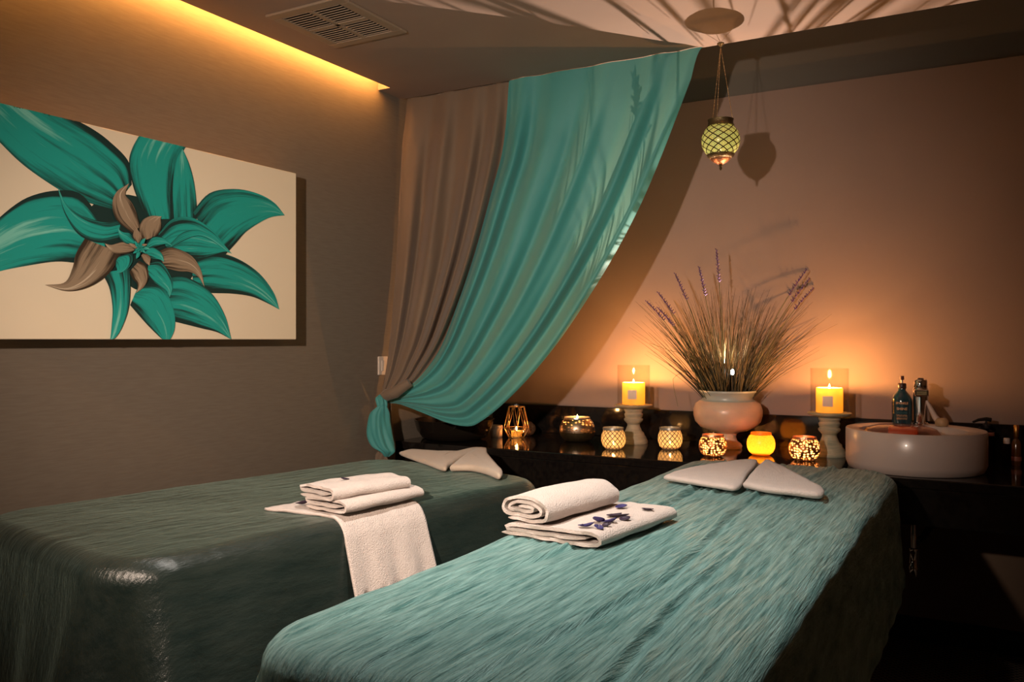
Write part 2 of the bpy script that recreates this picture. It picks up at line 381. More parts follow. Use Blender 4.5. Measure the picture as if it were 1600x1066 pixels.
petal(T, [(410, 720), (440, 780), (453, 860), (450, 930), (444, 992)], [(525, 700), (526, 800), (515, 880), (485, 955), (455, 994)])
petal(B, [(340, 580), (305, 640), (290, 700), (258, 758), (178, 768)], [(490, 640), (440, 720), (360, 775), (270, 793), (178, 768)])
petal(B, [(535, 560), (470, 505), (452, 440), (470, 390), (520, 356)], [(565, 530), (548, 470), (528, 430), (505, 400), (520, 356)])
petal(B, [(575, 590), (560, 540), (575, 505), (610, 488), (652, 490)], [(630, 570), (648, 545), (650, 520), (648, 500), (652, 490)])
petal(B, [(630, 635), (690, 615), (770, 648), (810, 705), (826, 776)], [(670, 700), (720, 712), (765, 715), (800, 735), (826, 776)])
petal(T, [(600, 680), (650, 675), (690, 735), (697, 780), (684, 818)], [(590, 720), (610, 755), (645, 775), (670, 790), (684, 818)])
petal(B, [(560, 670), (590, 690), (598, 735), (580, 775), (546, 802)], [(520, 715), (535, 745), (550, 760), (553, 780), (546, 802)])
petal(T, [(480, 650), (530, 640), (530, 680), (495, 715), (440, 722)], [(465, 670), (465, 690), (470, 705), (465, 718), (440, 722)])
petal(B, [(540, 610), (500, 592), (470, 598), (445, 605), (420, 600)], [(540, 630), (505, 642), (470, 642), (440, 630), (420, 600)])
petal(T, [(545, 590), (520, 560), (495, 555), (480, 545), (474, 530)], [(535, 605), (505, 600), (485, 585), (474, 560), (474, 530)])
petal(T, [(590, 600), (615, 572), (650, 575), (675, 590), (695, 612)], [(590, 625), (625, 615), (655, 605), (675, 603), (695, 612)])
petal(T, [(585, 630), (610, 615), (640, 630), (655, 650), (660, 675)], [(580, 650), (605, 660), (630, 665), (648, 668), (660, 675)])
petal(B, [(575, 640), (595, 645), (605, 660), (603, 675), (600, 690)], [(565, 650), (575, 670), (585, 680), (593, 685), (600, 690)])
petal(B, [(550, 600), (533, 575), (535, 555), (540, 545), (548, 535)], [(560, 595), (570, 575), (565, 560), (555, 548), (548, 535)])
for i in range(11):
    a = i*2*PI/11; L = 46-12*(i % 3); w2 = 13 if i % 3 else 17
    c, s = math.cos, math.sin
    q = lambda r, off: (557+r*c(a)-off*s(a), 618+r*s(a)+off*c(a))
    petal('paint_taupe' if i % 4 == 2 else T, [q(3, -2), q(L*.4, -w2*.55), q(L*.75, -w2*.3), q(L, w2*.35)], [q(3, 2), q(L*.4, w2*.5), q(L*.75, w2*.5), q(L, w2*.35)], 6, 10)
for i in range(8):
    a = i*2*PI/8+.3; L = 20; c, s = math.cos, math.sin
    q = lambda r, off: (557+r*c(a)-off*s(a), 618+r*s(a)+off*c(a))
    petal(T, [q(1, -1), q(L*.5, -4), q(L, 2)], [q(1, 1), q(L*.5, 4), q(L, 2)], 4, 6)

# ------------------------------------------------------------------ counter
ZT = H-.5; YF = 3.385
ct = empty('black_counter', 'long glossy black stone counter against the back wall', 'counter', (0, 0, 0))
box('worktop', (XL+.002, YF, ZT-.035), (1.198, YB-.002, ZT), 'black_stone', ct, .004)
box('fascia', (XL+.002, YF+.006, ZT-.168), (1.198, YF+.04, ZT-.036), 'black_stone', ct, .002)
struct(box('trim_1', (-2.44, YB-.026, ZT+.0005), (1.198, YB-.001, ZT+.148), 'black_stone', None, .002))
for x in (-2.4, -1.3, .85): box('bracket', (x, YF+.05, ZT-.168), (x+.05, YB-.003, ZT-.036), 'black_base', ct)

# ------------------------------------------------------------------ beds with their covers
def wrinkle(x, y, amp, fx, fy, seed):
    a = noise.noise(Vector((x*fx + 1.6*noise.noise(Vector((x*3, y*2.2, seed))), y*fy, seed)))
    b = noise.noise(Vector((x*fx*2.3, y*fy*2.1, seed+9)))
    return amp*((1-abs(a)*2)*.7 + b*.55)
def bed_cover(name, label, hx, hy, R, r, drop, mat, parent_loc, rz, ztop, nx, ny, wf, fold, seed, flare=.03):
    root = tag(bpy.data.objects.new(name, None), label, 'bed cover'); COL.objects.link(root); root.location = (parent_loc[0], parent_loc[1], ztop); root.rotation_euler = (0, 0, rz)
    V, Fc = [], []
    def cmap(x, y):
        i = (abs(x)-(hx-R))/R; j = (abs(y)-(hy-R))/R
        if i > 0 and j > 0:
            m = max(i, j); l = math.hypot(i, j); i, j = m*i/l, m*j/l
            x = math.copysign(hx-R+R*i, x); y = math.copysign(hy-R+R*j, y)
        return x, y
    for j in range(ny+1):
        for i in range(nx+1):
            x, y = cmap(-hx+2*hx*i/nx, -hy+2*hy*j/ny); V.append((x, y, wf(x, y)))
    for j in range(ny):
        for i in range(nx):
            a = j*(nx+1)+i; Fc.append((a, a+1, a+nx+2, a+nx+1))
    loop = [i for i in range(nx+1)] + [j*(nx+1)+nx for j in range(1, ny+1)] + [ny*(nx+1)+i for i in range(nx-1, -1, -1)] + [j*(nx+1) for j in range(ny-1, 0, -1)]
    n = len(loop); nrm = []; per = [0]
    for q in range(n):
        p = Vector(V[loop[q]]); d = Vector(V[loop[(q+1) % n]])-Vector(V[loop[q-1]]); d.z = 0; d.normalize(); nrm.append(Vector((d.y, -d.x, 0)))
        per.append(per[-1]+(Vector(V[loop[(q+1) % n]])-p).length)
    prev = loop; K = 34; A = 8
    for kx in range(1, K+1):
        cur = []
        for q in range(n):
            b = Vector(V[loop[q]]); nn = nrm[q]; s = per[q]
            if kx <= A:
                an = PI/2*kx/A; out, dz = r*math.sin(an), -r*(1-math.cos(an)); dep = 0
            else:
                dep = (kx-A)/(K-A); out, dz = r, -r-(drop-r)*dep
            cor = max(0, 1-math.hypot(hx-abs(b.x), hy-abs(b.y))/.22)
            fo = fold*(.35+1.6*cor)*dep**.8*(noise.noise(Vector((b.x*5.5+seed, b.y*5.5, .35*dep)))*1.3 + .5*math.sin(s*34+seed)*(.3+cor))
            wr = wf(b.x+nn.x*dz*.6, b.y+nn.y*dz*.6)*.8
            cur.append(len(V)); V.append(b+nn*(out+flare*dep+fo+wr*.7*min(1, kx/4)) + Vector((0, 0, dz-b.z*min(1, kx/A) + .018*dep*noise.noise(Vector((s*2.3, seed, 0))))))
        for q in range(n):
            Fc.append((prev[q], cur[q], cur[(q+1) % n], prev[(q+1) % n]))
        prev = cur
    o = mk('draped_cloth', V, Fc, mat, root)
    return root
def table(label, hx, hy, loc, rz, ztop):
    t = empty('massage_table', label, 'massage table', (loc[0], loc[1], 0), rz)
    box('padded_top', (-hx+.01, -hy+.01, ztop-.10), (hx-.01, hy-.01, ztop-.006), 'vinyl', t, .03, 3)
    box('frame', (-hx+.04, -hy+.04, ztop-.16), (hx-.04, hy-.04, ztop-.10), 'bed_leg', t)
    for sx in (-1, 1):
        for sy in (-1, 1): box('leg', (sx*(hx-.08)-.025, sy*(hy-.2)-.025, 0), (sx*(hx-.08)+.025, sy*(hy-.2)+.025, ztop-.16), 'bed_leg', t)
    return t
# right bed: parallel to the left wall
RZ = H-.465; RX0, RX1, RY0, RY1 = -.985, -.335, .96, 3.24
rc = ((RX0+RX1)/2, (RY0+RY1)/2); rhx, rhy = (RX1-RX0)/2, (RY1-RY0)/2
def wf_right(x, y):
    z = wrinkle(x, y, .0058, 26, 2.0, 3.1)+wrinkle(x, y, .0040, 56, 3.6, 7.7)
    for cx, am, wd, ph in ((-.20, .012, .010, 1), (.03, .010, .008, 2), (.17, .009, .009, 4), (-.10, .007, .007, 5.5)):
        c = cx+.05*math.sin(y*1.7+ph)+.02*math.sin(y*4.1+ph*2); d = (x-c)/wd
        z += am*(math.exp(-d*d)-.9*math.exp(-(d-1.6)**2))*(.55+.45*math.sin(y*2.3+ph))
    z += .006*noise.noise(Vector((x*3, y*2, 5)))
    return z
table('padded massage table under the bright crinkled teal cover', rhx, rhy, rc, 0, RZ-.032)
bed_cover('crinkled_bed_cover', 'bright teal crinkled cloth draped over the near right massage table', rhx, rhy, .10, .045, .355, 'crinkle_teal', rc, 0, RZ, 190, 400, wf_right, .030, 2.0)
# left bed: turned a little, along the left wall
LZ = H-.49
FR_, NR = Vector((-1.415, 2.66)), Vector((-1.675, 1.22)); ax = (FR_-NR).normalized(); rt = Vector((ax.y, -ax.x))
lhy = (FR_-NR).length/2; lhx = .395; lc = (FR_+NR)/2 - rt*lhx; lrz = math.atan2(-ax.x, ax.y)
LB = lambda x, y, z=0: Vector((lc.x+rt.x*x+ax.x*y, lc.y+rt.y*x+ax.y*y, LZ+z))
def wf_left(x, y):
    return wrinkle(x, y, .0016, 22, 5, 13.1)+wrinkle(x, y, .0011, 75, 18, 17.7)+.004*noise.noise(Vector((x*4, y*3, 15)))
table('padded massage table under the dark green cover beside the painting wall', lhx, lhy, lc, lrz, LZ-.022)
bed_cover('shiny_bed_cover', 'dark green shiny taffeta cloth draped over the massage table by the left wall', lhx, lhy, .11, .055, .40, 'taffeta_green', lc, lrz, LZ, 110, 220, wf_left, .060, 5.0, .040)

# ------------------------------------------------------------------ towels
def ribbon(name, path, th, length, mat, parent, nseg=14, bulge=.06, jitter=.0025, seed=0):
    """a folded towel: section path (x,z) given thickness, run along y with soft ends"""
    N = len(path)*5; pts = [curve([P2(*p) for p in path], i/N) for i in range(N+1)]
    out_, in_ = [], []
    for i, p in enumerate(pts):
        t = (pts[min(i+1, N)]-pts[max(i-1, 0)]).normalized(); n = Vector((-t.y, t.x)); e = math.sin(PI*min(1, max(.0, min(i, N-i)/3+.15))/2)
        out_.append(p+n*th/2*e); in_.append(p-n*th/2*e)
    sec = out_+in_[::-1]; m = len(sec); V, Fc = [], []; cxs = sum(p.x for p in sec)/m; czs = min(p.y for p in sec)
    for j in range(nseg+1):
        y = (j/nseg-.5)*length
        for i, p in enumerate(sec):
            s_ = 1+bulge*.4*math.sin(PI*j/nseg)
            nz_ = Vector((noise.noise(Vector((p.x*30, p.y*30, y*12+seed))), 0, noise.noise(Vector((p.x*30+50, p.y*30, y*12+seed)))))*jitter
            yy = y+.006*noise.noise(Vector((p.x*25+seed, p.y*60, 3)))*(1 if j in (0, nseg) else .5)
            V.append(Vector((cxs+(p.x-cxs)*s_, yy, max(czs, czs+(p.y-czs)*s_)))+nz_)
    for j in range(nseg):
        for i in range(m): a = j*m+i; b = j*m+(i+1) % m; Fc.append((a, b, b+m, a+m))
    h = m//2
    for base, fl in ((0, 1), (nseg*m, 0)):
        for i in range(h-1):
            q = (base+i, base+i+1, base+m-2-i, base+m-1-i); Fc.append(q if fl else q[::-1])
    return sharp(mk(name, V, Fc, mat, parent), 70)

# towels on the right bed
tw = empty('folded_towel', 'folded white towel lying flat on bright teal cover under the rolled towel', 'towel', (-.868, 1.915, RZ+.008), math.radians(-7))
ribbon('folded_cloth', [(-.125, .003), (-.06, .004), (.03, .003), (.125, .005), (.143, .017), (.125, .030), (.03, .028), (-.05, .025), (-.105, .022), (-.112, .016), (-.09, .0125), (.02, .0135), (.105, .0165)], .0075, .37, 'towel', tw, 18, .03, .003, 2)
rl = empty('rolled_towel', 'rolled white towel resting on the folded towel with purple petals', 'towel', (-.928, 1.898, RZ+.0425), math.radians(-9))
ribbon('rolled_cloth', [(-.05, .004), (.03, .003), (.060, .012), (.060, .034), (.03, .052), (-.02, .054), (-.056, .044), (-.063, .026), (-.048, .014), (.0, .012), (.040, .017), (.045, .030), (.02, .042), (-.02, .043), (-.045, .034), (-.042, .024), (-.01, .021), (.022, .026), (.018, .033), (-.015, .033)], .0072, .31, 'towel', rl, 20, .10, .003, 5)

# towels on the left bed
hx_ = lhx
def lb_empty(name, label, cat, x, y, z): 
    p = LB(x, y, z); return empty(name, label, cat, p, lrz)
ty = (LB(0, 0).xy, )
def lb_coord(p): d = p.xy-lc; return d.dot(rt), d.dot(ax)
cx1, cy1 = lb_coord(on_z(655, 780, LZ)); cx0, cy0 = lb_coord(on_z(538, 800, LZ)); tym = (cy0+cy1)/2-.075; tlen = max(.30, cy1-cy0)
# long towel hanging over the edge
r_ = .052
path = []
dt = empty('draped_towel', 'white terry towel hanging over the side of the dark green bed', 'towel', LB(0, tym, 0), lrz)
def drape(s, r):
    # s along bed, r from the inner end to the hanging hem
    L0, L1 = .24, .38; d = r*(L0+r_*PI/2+L1); y = (s-.5)*tlen*(1+.06*max(0, r-.3))
    if d < L0: x, z = hx_-.0-L0+d, .010
    elif d < L0+r_*PI/2: a = (d-L0)/r_; x, z = hx_+r_*math.sin(a), .010-r_*(1-math.cos(a))
    else: x, z = hx_+r_, .010-r_-(d-L0-r_*PI/2)
    hang = max(0, (d-L0-.06)/L1)
    x += hang*(.012*math.sin(s*19+1)+.010*noise.noise(Vector((s*7, r*3, 4))))+.085*min(1, hang*1.3)
    z += .003*noise.noise(Vector((s*9, r*14, 2)))
    if r > .66: x += min(1, (r-.66)/.02)*(.005*(math.sin(s*34)+.6*math.sin(s*61+2)) - .003)
    if r < .3: y += (1-r/.3)*-.05
    return (x, y, z)
o = sheet('hanging_cloth', drape, 60, 90, 'towel', dt)
so = o.modifiers.new('thick', 'SOLIDIFY'); so.thickness = .007; so.offset = 1
for zz, ww, ll, lab, sd, xo, yo in ((.018, .082, tlen*1.02, 'lower of the two folded white towels stacked on the dark green bed', 3, hx_-.045, tym+.01), (.046, .075, tlen*.93, 'upper folded white towel of the stack on the dark green bed', 8, hx_-.065, tym-.01)):
    e = empty('stacked_towel', lab, 'towel', LB(xo, yo, zz+(.004 if sd == 8 else 0)), lrz+math.radians(3 if sd == 3 else -2))
    h_ = .028
    ribbon('folded_cloth', [(-ww, .004), (0, .003), (ww*.85, .004), (ww, h_*.5), (ww*.85, h_), (0, h_+.003), (-ww*.9, h_), (-ww, h_*.75), (-ww*.8, h_*.55), (0, h_*.55), (ww*.6, h_*.5)], .0075, ll, 'towel', e, 16, .05, .004, sd)

# towels at the head ends: two wings folded to a point
def wing(parent, pts, zb, th, mat, seed=0):
    """soft slab over an outline traced on the bed top"""
    c = Vector((0, 0)); 
    W = [on_z(u, v, zb+th*.6) for u, v in pts]; c = sum((p.xy for p in W), Vector((0, 0)))/len(W); n = 64; V, Fc = [], []
    ring = [curve([P2(*p.xy) for p in W+[W[0]]], i/n) for i in range(n)]
    lay = [(.965, .0), (1, th*.35), (1.0, th*.7), (.955, th*.97), (.80, th*1.04), (.5, th*1.06), (.2, th*1.05)]
    for f, z in lay:
        for p in ring:
            q = c+(p-c)*f; V.append(Vector((q.x, q.y, zb+z+(.0022*noise.noise(Vector((q.x*20, q.y*20, seed))) if z > 0 else 0))))
    for j in range(len(lay)-1):
        for i in range(n): a = j*n+i; b = j*n+(i+1) % n; Fc.append((a, b, b+n, a+n))
    Fc.append(tuple(range((len(lay)-1)*n, len(lay)*n))); Fc.append(tuple(range(n))[::-1])
    loc = parent.location
    return mk('towel_wing', [v-loc for v in V], Fc, mat, parent)
t1 = on_z(1160, 745, RZ+.01)
h1 = empty('head_towel', 'white towel folded to two wings at the far end of the bright teal bed', 'towel', t1)
wing(h1, [(1037, 746), (1060, 737), (1100, 729), (1145, 722), (1178, 719), (1183, 724), (1168, 742), (1153, 762), (1120, 759), (1075, 752)], RZ+.014, .018, 'towel', 1)
wing(h1, [(1161, 757), (1178, 736), (1196, 720), (1206, 723), (1240, 740), (1272, 757), (1287, 766), (1282, 774), (1240, 769), (1200, 765)], RZ+.014, .020, 'towel', 2)
t2 = on_z(705, 722, LZ+.01)
h2 = empty('head_towel', 'cream towel folded to two wings at the far end of the dark green bed', 'towel', t2)
wing(h2, [(624, 708), (640, 704), (680, 706), (722, 706), (742, 701), (756, 703), (725, 715), (702, 728), (694, 733), (668, 724), (645, 716)], LZ+.005, .018, 'towel_cream', 3)
wing(h2, [(703, 731), (722, 716), (745, 702), (759, 702), (762, 711), (775, 727), (785, 738), (780, 744), (762, 737), (735, 731)], LZ+.006, .023, 'towel_cream', 4)

# dried petals
def dried(u, v, z, size, mat, label, seed, curl=.5):
    p = on_z(u, v, z); rnd = random.Random(seed); a0 = rnd.random()*6
    def f(s, r):
        ang = a0+s*2*PI*.97; rr = size*r*(.85+.25*math.sin(2*s*PI+seed)**2); zz = size*.55*curl*r*r*(.7+.6*math.sin(s*7+seed))
        return (rr*math.cos(ang), rr*math.sin(ang)*.8, .0025+abs(zz))
    o = sheet('dried_petal', f, 16, 5, mat); o.location = p; m = o.modifiers.new('thick', 'SOLIDIFY'); m.thickness = .0015
    return tag(o, label, 'petal', 'dried petals scattered on the towels')
zt = RZ+.0415
for i, (x, y, sz, m, lab, cu) in enumerate(((1090, 312, .013, 'petal_blue', 'round blue petal touching the rolled white towel', .5), (1325, 335, .014, 'petal_purple', 'round dark purple petal lying alone near the folded towel edge', .4),
    (1060, 395, .021, 'petal_purple', 'largest dark crumpled petal in the middle of the petal cluster', .5), (890, 440, .014, 'petal_blue', 'upright blue petal at the centre left of the cluster', 1.1), (980, 445, .014, 'petal_blue', 'blue petal between the upright blue petal and the largest dark petal', .9),
    (775, 485, .014, 'petal_blue', 'leftmost violet petal of the cluster on the folded towel', .8), (890, 502, .009, 'petal_blue', 'small violet petal closest below the upright blue petal', .9), (1070, 495, .009, 'petal_purple', 'small dark petal nearest the front fold of the towel', .7),
    (1165, 428, .012, 'petal_purple', 'brownish ragged petal at the right of the largest dark petal', .6))):
    o = dried(780+x/5.714, 740+y/5.714, zt, sz*1.25, m, lab, i+1, cu)
    ca, sa = math.cos(tw.rotation_euler.z), math.sin(tw.rotation_euler.z); d = o.location.xy-tw.location.xy      # keep each petal on the towel
    lx, ly = min(.118, d.x*ca+d.y*sa), max(-.165, min(.165, -d.x*sa+d.y*ca)); o.location.x = tw.location.x+lx*ca-ly*sa; o.location.y = tw.location.y+lx*sa+ly*ca
def dried_at(p, *a):
    o = dried(800, 900, LZ, *a); o.location = p; return o
dried_at(LB(hx_-.165, tym-.125, .0155), .020, 'petal_purple', 'dark petal at the pointed end of the towel on the dark green bed', 21, .9)
dried_at(LB(hx_-.085, tym-.035, .0835), .012, 'petal_purple', 'dark petal on top of the stacked white towels', 22, .5)

# ------------------------------------------------------------------ curtains
YC = 3.425
def topv(u): d = ray(u, 0); t = YC/d.y; return CY-F*(ZC-.004-H)/t
def drape_fn(Lc, Rc, nf, amp, y0, y1, ph, tight=1.0):
    def f(s, r):
        a = curve([P2(*q) for q in Lc], r); b = curve([P2(*q) for q in Rc], r); q = a.lerp(b, s); u, v = q.x, q.y
        if r < .06: v = v*(r/.06)+topv(u)*(1-r/.06)
        fold = math.sin(2*PI*nf*(s+.05*math.sin(5*s+ph)+.02*math.sin(3*r+ph))+ph)+.28*math.sin(2*PI*nf*1.43*s+ph*2+1.5*r)
        env = (.55+.9*math.sin(PI*min(1, r*1.02))**.8)*(1-.75*max(0, r-.75)/.25)
        y = y0+(y1-y0)*r**1.6 + amp*fold*env*(.45+.55*min(1, r*6))
        if r > .6: v += 2.2*(r-.6)/.4*math.sin(2*PI*nf*s+ph)*(1-r)*3
        p = on_y(u, v, y)
        if p.x < XL+.022: p = on_x(u, v, XL+.022+.004*math.sin(9*r))
        if r == 0: p.z = ZC-.002
        return p
    return f
Lb = [(796, 128), (786, 230), (768, 300), (742, 395), (716, 472), (690, 540), (662, 582), (632, 610), (606, 627)]
Rb = [(1099, 72), (1062, 170), (1033, 245), (1000, 322), (958, 402), (915, 472), (872, 535), (825, 592), (785, 632), (752, 658), (732, 666), (700, 661), (660, 645), (625, 632), (606, 630)]
tc_ = empty('turquoise_curtain', 'sheer turquoise curtain swept aside and knotted at the left wall', 'curtain', (0, 0, 0))
sheet('drape', drape_fn(Lb, Rb, 5.0, .022, YC, 3.235, .6), 150, 130, 'turquoise_cloth', tc_)
bc = empty('taupe_curtain', 'taupe curtain hanging in the left corner behind the turquoise curtain', 'curtain', (0, 0, 0))
Lt = [(637, 160), (626, 250), (622, 350), (616, 450), (606, 555), (598, 605), (597, 622)]
Rt = [(806, 126), (796, 225), (776, 310), (748, 405), (718, 485), (690, 545), (655, 592), (625, 615), (608, 626)]
sheet('drape', drape_fn(Lt, Rt, 4.0, .026, YC+.02, 3.25, 2.2), 120, 110, 'taupe_cloth', bc)
def pouch(parent, name, prof, y, mat, seed, depth=.7):
    """knotted tail: lumpy closed tube, prof rows of (v, u_left, u_right)"""
    n = 40; V, Fc = [], []; rows = 40
    for j in range(rows+1):
        q = curve([Vector(p) for p in prof], j/rows); v, ul, ur = q; c = on_y((ul+ur)/2, v, y); hw = (ur-ul)/2*c.xy.dot(FW.xy)/F
        for i in range(n):
            a = 2*PI*i/n; k_ = 1+.16*math.sin(5*a+seed+j*.05)+.10*math.sin(9*a+seed*2-j*.09)
            V.append(c+RT*(hw*math.cos(a)*k_)+FW*(hw*depth*math.sin(a)*k_))
    for v in V: v.x = max(v.x, XL+.006)
    for j in range(rows):
        for i in range(n): a = j*n+i; b = j*n+(i+1) % n; Fc.append((a, b, b+n, a+n))
    Fc.append(tuple(range(n))[::-1]); Fc.append(tuple(range(rows*n, rows*n+n)))
    return mk(name, V, Fc, mat, parent)
pouch(tc_, 'knot', [(617, 592, 596), (622, 588, 603), (630, 589, 605), (637, 590, 604)], 3.17, 'turquoise_cloth', 1, .9)
pouch(tc_, 'tail', [(634, 591, 603), (645, 580, 606), (660, 577, 607), (680, 577, 611), (697, 584, 616), (706, 596, 617), (714, 601, 608)], 3.165, 'turquoise_cloth', 2)
pouch(bc, 'tail', [(620, 598, 612), (645, 600, 612), (670, 602, 614), (695, 600, 617), (716, 586, 614), (740, 584, 612)], 3.25, 'taupe_cloth', 4)
tube('tie_band', [on_y(596, 622, 3.19), on_y(606, 617, 3.185), on_y(618, 613, 3.19), on_y(640, 598, 3.215)], lambda s: .020+.010*math.sin(PI*s), 'taupe_cloth', bc, 12)

# ------------------------------------------------------------------ candles
FLAME = [(0, 0), (.0028, .003), (.0042, .007), (.0036, .012), (.0018, .018), (0, .024)]
def flame(parent, z, s=1.0, power=1.0, x=0, y=0, col=(1, .45, .13), rad=.006):
    lathe('flame', [(r*s, q*s) for r, q in FLAME], 'flame', parent, 12, (x, y, z), 0)
    tube('wick', [(x, y, z-.006), (x, y, z+.004)], .0009, 'wick', parent, 6)
    l = lamp('candle_light', 'POINT', (x, y, z+.012*s), power, col, rad); l.parent = parent
def tealight(loc, label, power, s=1.0, group='tea lights in the holders'):
    t = empty('tealight', label, 'candle', loc, 0, group)
    lathe('tin_cup', [(0, .0005), (.019, .0005), (.019, .016), (.018, .016), (.018, .012), (0, .012)], 'tin', t, 24)
    lathe('wax', [(.0175, .012), (.010, .0118), (0, .0118)], 'wax', t, 20)
    flame(t, .0135, s, power); return t
def cpos(u, v): return on_z(u, v, ZT)

PLATE_H = .187
def pillar(u, v, wood, lab, lab2, lab3, power):
    p = cpos(u, v)
    h = empty('pillar_candle_stand', lab, 'candle stand', p)
    wob = lambda a, z: .012*math.sin(3*a+z*40)
    lathe('turned_base', [(0, 0), (.066, 0), (.068, .010), (.062, .022), (.060, .030), (.052, .040), (.050, .050), (.040, .060), (.037, .068)], wood, h, 40, wob=wob)
    lathe('turned_stem', [(.037, .068), (.031, .082), (.030, .092), (.036, .100), (.044, .108), (.046, .116), (.040, .124), (.043, .130), (.045, .140), (.040, .148), (.044, .154), (.046, .162), (.042, .168)], wood, h, 40, wob=wob)
    lathe('plate', [(.042, .166), (.070, .172), (.088, .179), (.091, .184), (.089, PLATE_H), (0, PLATE_H)], wood, h, 48)
    c = empty('pillar_candle', lab2, 'candle', p+Vector((0, 0, PLATE_H+.0005)))
    wx = lathe('wax_body', [(0, 0), (.053, 0), (.055, .003), (.055, .102), (.053, .106), (.049, .105), (.046, .096), (.043, .080), (.030, .072), (0, .070)], 'wax', c, 40)
    d = Vector((-p.x, -p.y, 0)).normalized(); an = math.atan2(d.y, d.x)-.12
    q = box('paper_label', (.0545, -.021, .028), (.0565, .021, .072), 'candle_label', wx); q.rotation_euler = (0, 0, an)
    flame(c, .096, 1.15, power, rad=.008)
    g = empty('hurricane_glass', lab3, 'glass', p+Vector((0, 0, PLATE_H+.0005)))
    lathe('glass_cylinder', [(.074, 0), (.0785, .002), (.0785, .188), (.0770, .190), (.0755, .188), (.0755, .002)], 'clear_glass', g, 56)
pillar(990, 692.5, 'washed_wood', 'turned whitewashed wooden candle stand between the two pale mosaic candle globes', 'lit yellow pillar candle with grey label on the stand left of the vase', 'clear glass cylinder around the candle left of the vase', 18)
pillar(1296, 712.5, 'washed_wood_green', 'turned greenish wooden candle stand beside the white wash basin', 'lit orange pillar candle with grey label on the stand by the basin', 'clear glass cylinder around the candle by the wash basin', 16)

GLOBE = lambda R, h, rt_: [(R*.45, 0), (R*.62, .002), (R*.84, h*.14), (R*.97, h*.32), (R, h*.5), (R*.95, h*.68), (R*.84, h*.83), (rt_, h*.92)]
def globe(name, u, v, R, h, mat, rim, lab, lab2, power, s=.8, rimmat='bronze', foot=True):
    p = cpos(u, v); g = empty(name, lab, 'candle holder', p)
    lathe('glass_globe' if 'glass' in mat or 'mosaic' in mat else 'pierced_globe', GLOBE(R, h, rim), mat, g, 48, sh=0)
    if 'pierced' in mat: lathe('added_liner', [(r*.95, z+.001) for r, z in GLOBE(R, h, rim)], 'glow_liner', g, 40, sh=0)  # translucent shell added behind the holes so they glow
    lathe('rim', [(rim+.001, h*.88), (rim+.004, h*.91), (rim+.003, h), (rim-.001, h), (rim-.001, h*.9)], rimmat, g, 40)
    lathe('foot', [(0, .0), (R*.5, 0), (R*.56, .003), (R*.5, .005), (0, .005)], rimmat, g, 30)
    tealight(p+Vector((0, 0, .0055)), lab2, power, s)
M('grey_rim', (.30, .30, .27), .4, .5)
globe('mosaic_candle_globe', 958.5, 702, .056, .100, 'mosaic_white', .045, 'pale diamond mosaic glass candle globe in front of the left candle stand', 'lit tea light inside the mosaic globe in front of the left candle stand', .35, rimmat='grey_rim')
globe('mosaic_candle_globe', 1047, 702, .056, .100, 'mosaic_white', .045, 'pale diamond mosaic glass candle globe left of the stone vase', 'lit tea light inside the mosaic globe left of the stone vase', .35, rimmat='grey_rim')
globe('pierced_candle_globe', 1114, 713, .060, .094, 'pierced_copper', .042, 'dark pierced copper candle globe in front of the stone vase', 'lit tea light inside the copper globe in front of the vase', 1.0, rimmat='copper')
globe('amber_candle_globe', 1189, 711, .060, .098, 'amber_glass', .040, 'glowing amber crackle glass candle globe', 'lit tea light inside the glowing amber globe', .8, rimmat='amber_glass')
globe('pierced_candle_globe', 1257, 719, .064, .098, 'pierced_copper', .044, 'pierced copper candle globe in front of the right candle stand', 'lit tea light inside the copper globe before the right candle stand', 1.2, rimmat='copper')
# wide silver bowl with floating candle
p = cpos(902, 689); g = empty('pierced_candle_bowl', 'wide pierced silver candle bowl standing alone left of the left candle stand', 'candle holder', p)
lathe('pierced_bowl', [(.045, .002), (.062, .006), (.080, .026), (.088, .050), (.086, .074), (.076, .096), (.062, .112)], 'pierced_silver', g, 56, sh=0)
lathe('added_liner', [(.086, .050), (.084, .074), (.074, .096), (.060, .111)], 'glow_liner', g, 56, sh=0)  # added shell that catches the tea light and brightens the bowl's holes
lathe('lower_shell', [(0, .0005), (.045, .0), (.0635, .004), (.0815, .025), (.0892, .046), (.0870, .046), (.080, .027), (.06, .008), (0, .004)], 'bronze', g, 56)
lathe('rim', [(.060, .110), (.064, .112), (.063, .118), (.060, .118)], 'tin', g, 40)
lathe('inner_dish', [(0, .085), (.035, .085), (.045, .095), (.043, .096), (.034, .087), (0, .087)], 'tin', g, 30)
tube('dish_stem', [(0, 0, .003), (0, 0, .086)], .008, 'bronze', g)
tealight(p+Vector((0, 0, .0875)), 'lit tea light at the top of the wide silver bowl', .9, 1.25)
# geometric wire lantern
p = cpos(807, 684); g = empty('wire_lantern', 'gold wire geometric lantern beside the small white jar', 'lantern', p)
ring = lambda R, z, n, o=0: [Vector((R*math.cos(2*PI*(i+o)/n), R*math.sin(2*PI*(i+o)/n), z)) for i in range(n)]
rs = [ring(.042, .003, 8), ring(.064, .050, 8, .5), ring(.042, .158, 8)]
for a in rs:
    tube('wire_ring', a+[a[0]], .0017, 'brass_wire', g, 6)
for a, b in zip(rs, rs[1:]):
    sh_ = 0 if a is rs[0] else 1
    for i in range(8):
        tube('wire', [a[i], b[i]], .0016, 'brass_wire', g, 6); tube('wire', [a[i], b[(i-1) % 8] if not sh_ else b[(i+1) % 8]], .0016, 'brass_wire', g, 6)
c = empty('glass_candle_cup', 'small glass cup with a lit candle inside the wire lantern', 'candle holder', p+Vector((0, 0, .001)))
lathe('cup', [(0, .0), (.026, 0), (.030, .004), (.031, .060), (.0295, .060), (.0285, .006), (0, .004)], 'clear_glass', c, 30)
